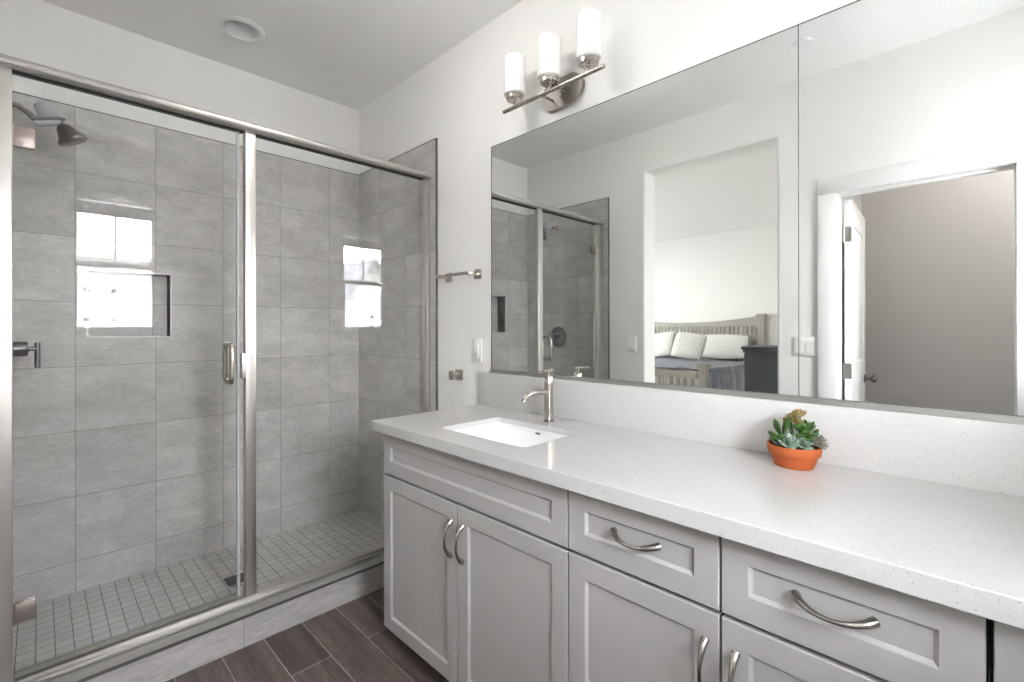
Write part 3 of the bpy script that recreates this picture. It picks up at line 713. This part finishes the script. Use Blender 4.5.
# ------------------------------------------------------------------ switches on the opposite wall
def switch(x0, x1, z0, z1, gangs, label):
    t = thing('light_switch', ((x0 + x1) / 2, YO, (z0 + z1) / 2), label, 'light switch')
    bx('cover_plate', 'outlet_plastic', t, x0, x1, YO + .0003, YO + .006, z0, z1, 0.0018)
    for i in range(gangs):
        c = x0 + (x1 - x0) * (i + .5) / gangs
        rk = MB(); B = rk.bm.verts.new
        a, b_ = c - .0165, c + .0165; q0, q1, zm_ = (z0 + z1) / 2 - .033, (z0 + z1) / 2 + .033, (z0 + z1) / 2
        prof_ = [(q0, .005), (q0, .010), (zm_, .0075), (q1, .0065), (q1, .005)]
        rk.loft([[B((xx, YO + yy, zz)) for zz, yy in prof_] for xx in (a, b_)])
        rk.build('rocker', 'outlet_plastic', t, angle=20)
switch(-1.950, -1.878, 1.095, 1.210, 1, 'white single rocker switch between the shower and the bedroom opening')
switch(-0.815, -0.703, 1.108, 1.222, 2, 'white double rocker switch between the bedroom opening and the door casing')

# ------------------------------------------------------------------ water closet door
d1 = structroot('door_1', (WCD[0], YO - WT, 0))
cs = MB(); cw = 0.092
cas = [(WCD[0] - cw + .008, WCD[0] + .008, 0.0, WCD[2] + .0), (WCD[1] - .008, WCD[1] + cw - .008, 0.0, WCD[2])]
for a in cas: cs.box(a[0], a[1], YO + .0005, YO + .016, a[2], a[3] - .008, 0.003)
cs.box(WCD[0] - cw + .008, WCD[1] + cw - .008, YO + .0005, YO + .016, WCD[2] - .008, WCD[2] + cw - .008, 0.003)
cs.build('door_casing', 'trim_paint', d1)
jb = MB(); jb.box(WCD[0] - .0195, WCD[0], YO - WT, YO + .0004, 0, WCD[2]).box(WCD[1], WCD[1] + .0195, YO - WT, YO + .0004, 0, WCD[2]).box(WCD[0] - .0195, WCD[1] + .0195, YO - WT, YO + .0004, WCD[2], WCD[2] + .0195)
jb.box(WCD[0], WCD[0] + .012, YO - WT + .045, YO - WT + .08, 0, WCD[2], .001).box(WCD[1] - .012, WCD[1], YO - WT + .045, YO - WT + .08, 0, WCD[2], .001).box(WCD[0] + .012, WCD[1] - .012, YO - WT + .045, YO - WT + .08, WCD[2] - .012, WCD[2], .001)
jb.build('door_jamb', 'trim_paint', d1)
# the leaf, opened a little past a right angle into the closet; built flat then turned about the hinge
HXY = Vector((WCD[0] + .018, YO - WT + .002, 0)); ANG = math.radians(-93)
def turned(mb):
    bmesh.ops.rotate(mb.bm, verts=mb.bm.verts[:], cent=(0, 0, 0), matrix=Matrix.Rotation(ANG, 3, 'Z'))
    bmesh.ops.translate(mb.bm, verts=mb.bm.verts[:], vec=HXY); return mb
DW, DH, DT = 0.70, 2.035, 0.035
lf = MB(); y0_, y1_ = 0.0, DT
pan = [(0.11, DW - 0.11, 0.22, 0.92), (0.11, DW - 0.11, 1.06, DH - 0.14)]
B = lf.bm.verts.new
lf.grid_wall('Y', 0.009, DT - 0.009, 0, DW, 0.008, DH)
for (ya, yb) in ((0.0, 0.0092), (DT - .0092, DT)): lf.grid_wall('Y', ya, yb, 0, DW, 0.008, DH, pan)
for p in pan:
    for ya, sgn in ((0.009, -1), (DT - .009, 1)):
        f0 = [B((x, ya, z)) for x, z in ((p[0] + .02, p[2] + .02), (p[1] - .02, p[2] + .02), (p[1] - .02, p[3] - .02), (p[0] + .02, p[3] - .02))]
        f1 = [B((x, ya + sgn * .006, z)) for x, z in ((p[0] + .05, p[2] + .05), (p[1] - .05, p[2] + .05), (p[1] - .05, p[3] - .05), (p[0] + .05, p[3] - .05))]
        lf.loft([f0, f1], True, True)
leaf_o = turned(lf).build('door_leaf', 'trim_paint', d1, angle=20)
for zz in (0.25, 1.02, 1.83):
    hb = MB(); hb.box(-.003, 0.0005, 0.002, DT - .002, zz - .045, zz + .045).cyl((-.004, -.004, zz - .046), (-.004, -.004, zz + .046), .006, 12)
    turned(hb).build('hinge', 'hinge_steel', leaf_o)
for s in (-1, 1):
    kb = MB(); yb = 0 if s < 0 else DT
    kb.lathe([(0.030, 0), (0.030, .004), (0.014, .007), (0.010, .010), (0.010, .034), (0.022, .040), (0.027, .050), (0.025, .062), (0.012, .068)], (DW - .06, yb, 0.925), (0, s, 0), 24)
    turned(kb).build('door_knob', 'nickel_dark', leaf_o)

# ceiling lamps added out of view to brighten bathroom and bedroom
m, nt, N, L, b = newmat('fill_diffuser'); b.inputs['Emission Color'].default_value = (1, 0.965, 0.93, 1); b.inputs['Emission Strength'].default_value = BATH_FILL_LAMP
m, nt, N, L, b = newmat('bedroom_diffuser'); b.inputs['Emission Color'].default_value = (1, 0.965, 0.93, 1); b.inputs['Emission Strength'].default_value = 14.0
def added_lamp(x, y, r, mat, label):
    t = thing('added_ceiling_lamp', (x, y, ZC), label, 'ceiling light')
    MB().lathe([(r, 0), (r + .012, -.001), (r + .012, -.022), (r, -.026)], (x, y, ZC - .0003), (0, 0, 1), 48, True, False).build('lamp_base', 'trim_paint', t)
    MB().lathe([(r - .0005, -.020), (r - .0005, -.060), (r * .9, -.085), (r * .68, -.100), (r * .3, -.107), (.004, -.108)], (x, y, ZC), (0, 0, 1), 48).build('diffuser', mat, t)
added_lamp(-1.52, -0.74, 0.16, 'fill_diffuser', 'round fill lamp added on the ceiling in front of the shower, out of view')
added_lamp(-3.62, -4.40, 0.17, 'bedroom_diffuser', 'lit round ceiling lamp added over the bed in the bedroom, out of view')

# downlight added out of view to light the water closet
wcl = thing('added_closet_downlight', (0.25, -2.55, ZC), 'round downlight added on the ceiling of the water closet, out of view', 'ceiling light')
MB().lathe([(0.14, 0), (0.16, 0), (0.16, -.006), (0.14, -.01)], (0.25, -2.55, ZC - .0003), (0, 0, 1), 32, False, False).build('trim_ring', 'trim_paint', wcl)
m, nt, N, L, b = newmat('added_downlight_lens'); b.inputs['Emission Color'].default_value = (1, 0.94, 0.89, 1); b.inputs['Emission Strength'].default_value = 42.0
MB().lathe([(0.141, -.002), (0.141, -.008), (0.02, -.0085)], (0.25, -2.55, ZC), (0, 0, 1), 32).build('lens', 'added_downlight_lens', wcl)

# ------------------------------------------------------------------ bathroom window
w1 = structroot('window_1', (XE + .08, -1.0975, WIN[2]))
GXW = XE + .085
y0, y1, z0, z1 = WIN
fr = MB(); fw = 0.042
for a in ((y0, y1, z0, z0 + fw), (y0, y1, z1 - fw, z1), (y0, y0 + fw, z0 + fw, z1 - fw), (y1 - fw, y1, z0 + fw, z1 - fw)):
    fr.box(GXW - .03, GXW + .05, *a, 0.002)
fr.build('window_frame', 'trim_paint', w1)
zm = 1.792
def sash(gx, za, zb, muntin, sw):
    s = MB()
    for a in ((y0 + fw, y1 - fw, za, za + sw), (y0 + fw, y1 - fw, zb - sw, zb), (y0 + fw, y0 + fw + .016, za + sw, zb - sw), (y1 - fw - .016, y1 - fw, za + sw, zb - sw)):
        s.box(gx - .014, gx + .014, *a, 0.002)
    if muntin: s.box(gx - .008, gx + .008, -1.1065, -1.0935, za + sw, zb - sw, 0.001)
    so_ = s.build('sash', 'trim_paint', w1)
    bx('pane', 'window_glass', so_, gx - .002, gx + .002, y0 + fw + .012, y1 - fw - .012, za + sw - .004, zb - sw + .004)
sash(GXW - .012, z0 + fw, zm + .004, False, 0.026)
sash(GXW + .020, zm - .004, z1 - fw, True, 0.030)
struct(MB().box(XE - .03, XE + .05, y0 - .03, y1 + .03, z0 - .022, z0 - .0005, 0.004).build('window_sill', 'trim_paint'))
ws = thing('window_shade', (XE + .03, -1.0975, 2.17), 'grey woven shade gathered near the top of the window', 'window shade')
MB().box(XE + .012, XE + .045, y0 + .004, y1 - .004, 2.352, 2.3765, 0.002).build('head_rail', 'trim_paint', ws)
for yy in (y0 + .06, (y0 + y1) / 2, y1 - .06): MB().cyl((XE + .028, yy, 2.27), (XE + .028, yy, 2.353), .0012, 8).build('cord', 'trim_paint', ws)
wsb = MB()
for i in range(5): wsb.box(XE + .014 + .002 * (i % 2), XE + .042 - .002 * (i % 2), y0 + .006, y1 - .006, 2.183 + i * .019, 2.2015 + i * .019, 0.004)
wsb.build('folded_cloth', 'shade_weave', ws)

# unseen bedroom window, added and sized to light the bedroom
w2 = structroot('window_2', (-6.07, -3.9, WB[2]))
fr = MB(); y0, y1, z0, z1 = WB
for a in ((y0, y1, z0, z0 + .06), (y0, y1, z1 - .06, z1), (y0, y0 + .06, z0 + .06, z1 - .06), (y1 - .06, y1, z0 + .06, z1 - .06), (-3.93, -3.87, z0 + .06, z1 - .06)):
    fr.box(-6.10, -6.04, *a, 0.003)
fr.build('window_frame', 'trim_paint', w2)
bx('pane', 'window_glass', w2, -6.072, -6.068, y0 + .05, y1 - .05, z0 + .05, z1 - .05)

# ------------------------------------------------------------------ bedroom furniture
def arch_rail(mb, x0, x1, yc, th, zb, zt_mid, zt_end, n=24, zb_end=None):
    lo = []; hi = []
    zb_end = zb if zb_end is None else zb_end
    for i in range(n + 1):
        t = -1 + 2 * i / n; x = x0 + (x1 - x0) * i / n
        hi.append((x, zt_mid + (zt_end - zt_mid) * t * t)); lo.append((x, zb + (zb_end - zb) * t * t))
    mb.poly_plate([lo + hi[::-1]], yc - th / 2, yc + th / 2, 'Y')
BX0, BX1 = -4.60, -2.305          # post centres
bd = thing('bed', ((BX0 + BX1) / 2, -4.9, 0), 'grey wooden slatted bed seen through the bedroom opening', 'bed')
YH, YFt = -5.93, -3.82
hbm = MB()
arch_rail(hbm, BX0 + .04, BX1 - .04, YH, .035, 1.285, 1.355, 1.445, zb_end=1.30)
hbm.box(BX0 + .04, BX1 - .04, YH - .015, YH + .015, 1.085, 1.175, .003).box(BX0 + .04, BX1 - .04, YH - .015, YH + .015, 0.62, 0.74, .003)
n = 34
for i in range(n):
    x = BX0 + .09 + (BX1 - BX0 - .18) * i / (n - 1)
    hbm.box(x - .018, x + .018, YH - .008, YH + .008, 1.17, 1.30).box(x - .018, x + .018, YH - .008, YH + .008, .73, 1.09)
hbm.build('headboard', 'bed_paint', bd)
fbm = MB()
arch_rail(fbm, BX0 + .04, BX1 - .04, YFt, .035, 0.690, 0.785, 0.755)
fbm.box(BX0 + .04, BX1 - .04, YFt - .015, YFt + .015, 0.24, 0.36, .003)
for i in range(26):
    x = BX0 + .10 + (BX1 - BX0 - .20) * i / 25
    fbm.box(x - .018, x + .018, YFt - .008, YFt + .008, .35, .70)
fbm.build('footboard', 'bed_paint', bd)
def post(x, y, ztop, w_):
    p = MB(); p.box(x - w_ / 2, x + w_ / 2, y - w_ / 2, y + w_ / 2, 0.0005, ztop - .045, .003)
    p.box(x - w_ / 2 - .022, x + w_ / 2 + .022, y - w_ / 2 - .022, y + w_ / 2 + .022, ztop - .045, ztop - .012, .008).box(x - w_ / 2 - .012, x + w_ / 2 + .012, y - w_ / 2 - .012, y + w_ / 2 + .012, ztop - .0125, ztop, .005)
    po = p.build('post', 'bed_paint', bd)
    pk = MB(); pk.lathe([(.022, 0), (.020, .006), (.012, .008), (.010, .003)], (x, y + w_ / 2, ztop - .11), (0, 1, 0), 20)
    pk.build('rosette', 'bed_paint', po)
for x in (BX0, BX1): post(x, YH, 1.475, .085); post(x + (.04 if x == BX1 else -.04), YFt, 0.875, .085)
for x in (BX0 + .01, BX1 - .01): bx('side_rail', 'bed_paint', bd, x - .015, x + .015, YH + .04, YFt - .04, .25, .40, .003)
MT = 0.765
tag(MB().box(BX0 + .06, BX1 - .06, YH + .05, YFt - .05, .34, MT, .05, 4).build('mattress', 'linen_white'), 'white mattress on the grey slatted bed under the bedspread', 'mattress')
# bedspread: top sheet draped over both long sides
bsd = MB(); nx, ny = 60, 40; grid = []
xs_prof = []
Wd = (BX1 - BX0) / 2 - .03; cxm = (BX0 + BX1) / 2
for i in range(nx + 1):
    s_ = (-1 + 2 * i / nx) * (Wd + .42)
    if abs(s_) <= Wd: xs_prof.append((cxm + s_, MT + .014, 0))
    else:
        dd = abs(s_) - Wd; xs_prof.append((cxm + math.copysign(Wd + .03 + .05 * dd, s_), MT + .014 - dd, dd))
for j in range(ny + 1):
    y = YH + .25 + (YFt - .09 - YH - .25) * j / ny; row = []
    for x, z, dd in xs_prof:
        wv_ = math.sin(y * 31 + 2 * math.sin(y * 7)) * .04 * min(1, dd / .15) if dd else 0
        zz = z + (.006 * math.sin(x * 9 + y * 5) + .005 * math.sin(x * 23 - y * 17) if not dd else 0)
        row.append(bsd.bm.verts.new((x + (wv_ if x > cxm else -wv_), y, zz)))
    grid.append(row)
for j in range(ny):
    for i in range(nx): bsd.face((grid[j][i], grid[j][i + 1], grid[j + 1][i + 1], grid[j + 1][i]))
bo = bsd.build('bedspread', 'bedspread_cloth', angle=80)
md = bo.modifiers.new('thick', 'SOLIDIFY'); md.thickness = 0.012; md.offset = 1
tag(bo, 'blue grey crinkled bedspread draped over the side of the bed', 'bedspread')
def pillow(c, W, Hh, T, lean, yaw_, mat, label, name='pillow', group=None, tilt=0.0):
    mb = MB(); n = 18; F_ = []; Bk = []
    for j in range(n + 1):
        fr_, br_ = [], []
        for i in range(n + 1):
            u, v = -1 + 2 * i / n, -1 + 2 * j / n
            pu, pv = u * (1 - .07 * v * v * (1 - .0)), v * (1 - .07 * u * u)
            th = T / 2 * (max(0, 1 - u ** 4) * max(0, 1 - v ** 4)) ** .55
            fr_.append(mb.bm.verts.new((pu * W / 2, th, pv * Hh / 2)))
            br_.append(fr_[-1] if (i in (0, n) or j in (0, n)) else mb.bm.verts.new((pu * W / 2, -th, pv * Hh / 2)))
        F_.append(fr_); Bk.append(br_)
    for j in range(n):
        for i in range(n):
            mb.face((F_[j][i], F_[j][i + 1], F_[j + 1][i + 1], F_[j + 1][i])); mb.face((Bk[j][i], Bk[j + 1][i], Bk[j + 1][i + 1], Bk[j][i + 1]))
    o = mb.build(name, mat, angle=80)
    o.rotation_euler = (lean, tilt, yaw_)
    R_ = o.rotation_euler.to_matrix()
    low = min((R_ @ v.co).z for v in o.data.vertices)
    o.location = (c[0], c[1], c[2] - low)
    return tag(o, label, 'pillow', group)
zb_ = MT + .030
pillow((-2.80, -5.60, zb_ + .012), 0.74, 0.42, .17, math.radians(34), 0, 'linen_white', 'plump white bed pillow nearest the headboard post')
pillow((-3.95, -5.60, zb_ + .012), 0.74, 0.42, .17, math.radians(34), 0, 'linen_white', 'white bed pillow at the side of the opening, behind the ribbed cushions')
pillow((-3.60, -5.37, zb_), 0.44, 0.43, .13, math.radians(24), .10, 'pillow_rib', 'cream ribbed cushion beside the far white pillow, partly covered', 'cushion', tilt=math.radians(-9))
pillow((-3.13, -5.20, zb_), 0.46, 0.43, .13, math.radians(26), -.12, 'pillow_rib', 'cream ribbed cushion leaning on the white pillow by the headboard post', 'cushion', tilt=math.radians(9))
# charcoal chest just inside the bedroom
cc = thing('chest_of_drawers', (-1.17, -3.15, 0), 'charcoal chest with moulded top inside the bedroom opening', 'chest')
cx0, cx1, cy0, cy1 = -1.53, -0.84, -3.40, -2.915
bx('body', 'chest_paint', cc, cx0 + .012, cx1, cy0, cy1, 0.06, 1.06, 0.003)
tp = MB(); tp.box(cx0 - .012, cx1, cy0, cy1 + .02, 1.085, 1.108, .006).box(cx0, cx1, cy0, cy1 + .010, 1.06, 1.086, .005)
tp.build('top', 'chest_paint', cc)
bx('plinth', 'chest_paint', cc, cx0 + .005, cx1, cy0, cy1 + .006, 0.0005, 0.06, 0.004)

# ------------------------------------------------------------------ outside the bathroom window
struct(MB().box(XE + .15, XE + 1.20, -4.5, 1.5, 2.50, 2.68).build('light_blocking_eave', 'siding_paint'))  # unseen eave, added to keep steep sky light off the counter
gp = MB(); gp.box(-14, 30, -25, 20, -0.62, -0.60)
g_o = gp.build('ground', 'ground_gravel'); struct(g_o)
def house(y0, y1, x0, depth, eave, peak, gable, label, win):
    h = thing('house', (x0 + depth / 2, (y0 + y1) / 2, -0.6), label, 'house')
    wb = MB(); yc = (y0 + y1) / 2
    if gable:
        wb.poly_plate([[(y0, -.6), (y1, -.6), (y1, eave), (yc, peak), (y0, eave)]], x0, x0 + depth, 'X')
    else:
        wb.box(x0, x0 + depth, y0, y1, -.6, eave)
    yy = y0 + .1
    while yy < y1:
        zt = eave if not gable else eave + (peak - eave) * (1 - abs(yy - yc) / ((y1 - y0) / 2))
        wb.box(x0 - .02, x0 + .001, yy - .02, yy + .02, -.6, zt); yy += .24
    wb.build('wall', 'siding_paint', h)
    rf = MB()
    if gable:
        for s in (-1, 1):
            ya = yc + s * ((y1 - y0) / 2 + .15); ze = eave - (peak - eave) / ((y1 - y0) / 2) * .15
            pts = [(yc, peak), (ya, ze), (ya, ze + .09), (yc, peak + .09)]
            rf.poly_plate([pts], x0 - .25, x0 + depth + .2, 'X')
    else:
        rf.poly_plate([[(x0 - .35, eave - .05), (x0 - .35, eave + .10), (x0 + depth, eave + .12), (x0 + depth, eave - .02)]], y0 - .3, y1 + .3, 'Y')
    rf.build('roof', 'roof_shingle' if gable else 'siding_paint', h)
    if win:
        wf = MB(); a0, a1, b0, b1 = win
        for a in ((a0, a1, b0, b0 + .07), (a0, a1, b1 - .07, b1), (a0, a0 + .07, b0, b1), (a1 - .07, a1, b0, b1), (a0, a1, (b0 + b1) / 2 - .03, (b0 + b1) / 2 + .03)):
            wf.box(x0 - .05, x0, *a)
        wo = wf.build('window', 'trim_paint', h)
        bx('pane', 'lamp_lens', wo, x0 - .024, x0 - .021, a0 + .06, a1 - .06, b0 + .06, b1 - .06)
house(-4.95, -3.25, 6.0, 5, 1.75, 2.86, True, 'white gabled neighbouring house reflected in the shower glass', (-4.36, -4.08, 1.1, 1.56))
house(-1.9, 3.5, 6.0, 5, 2.48, 0, False, 'white board and batten house reflected in the shower door', (-1.02, -0.62, 0.9, 1.94))
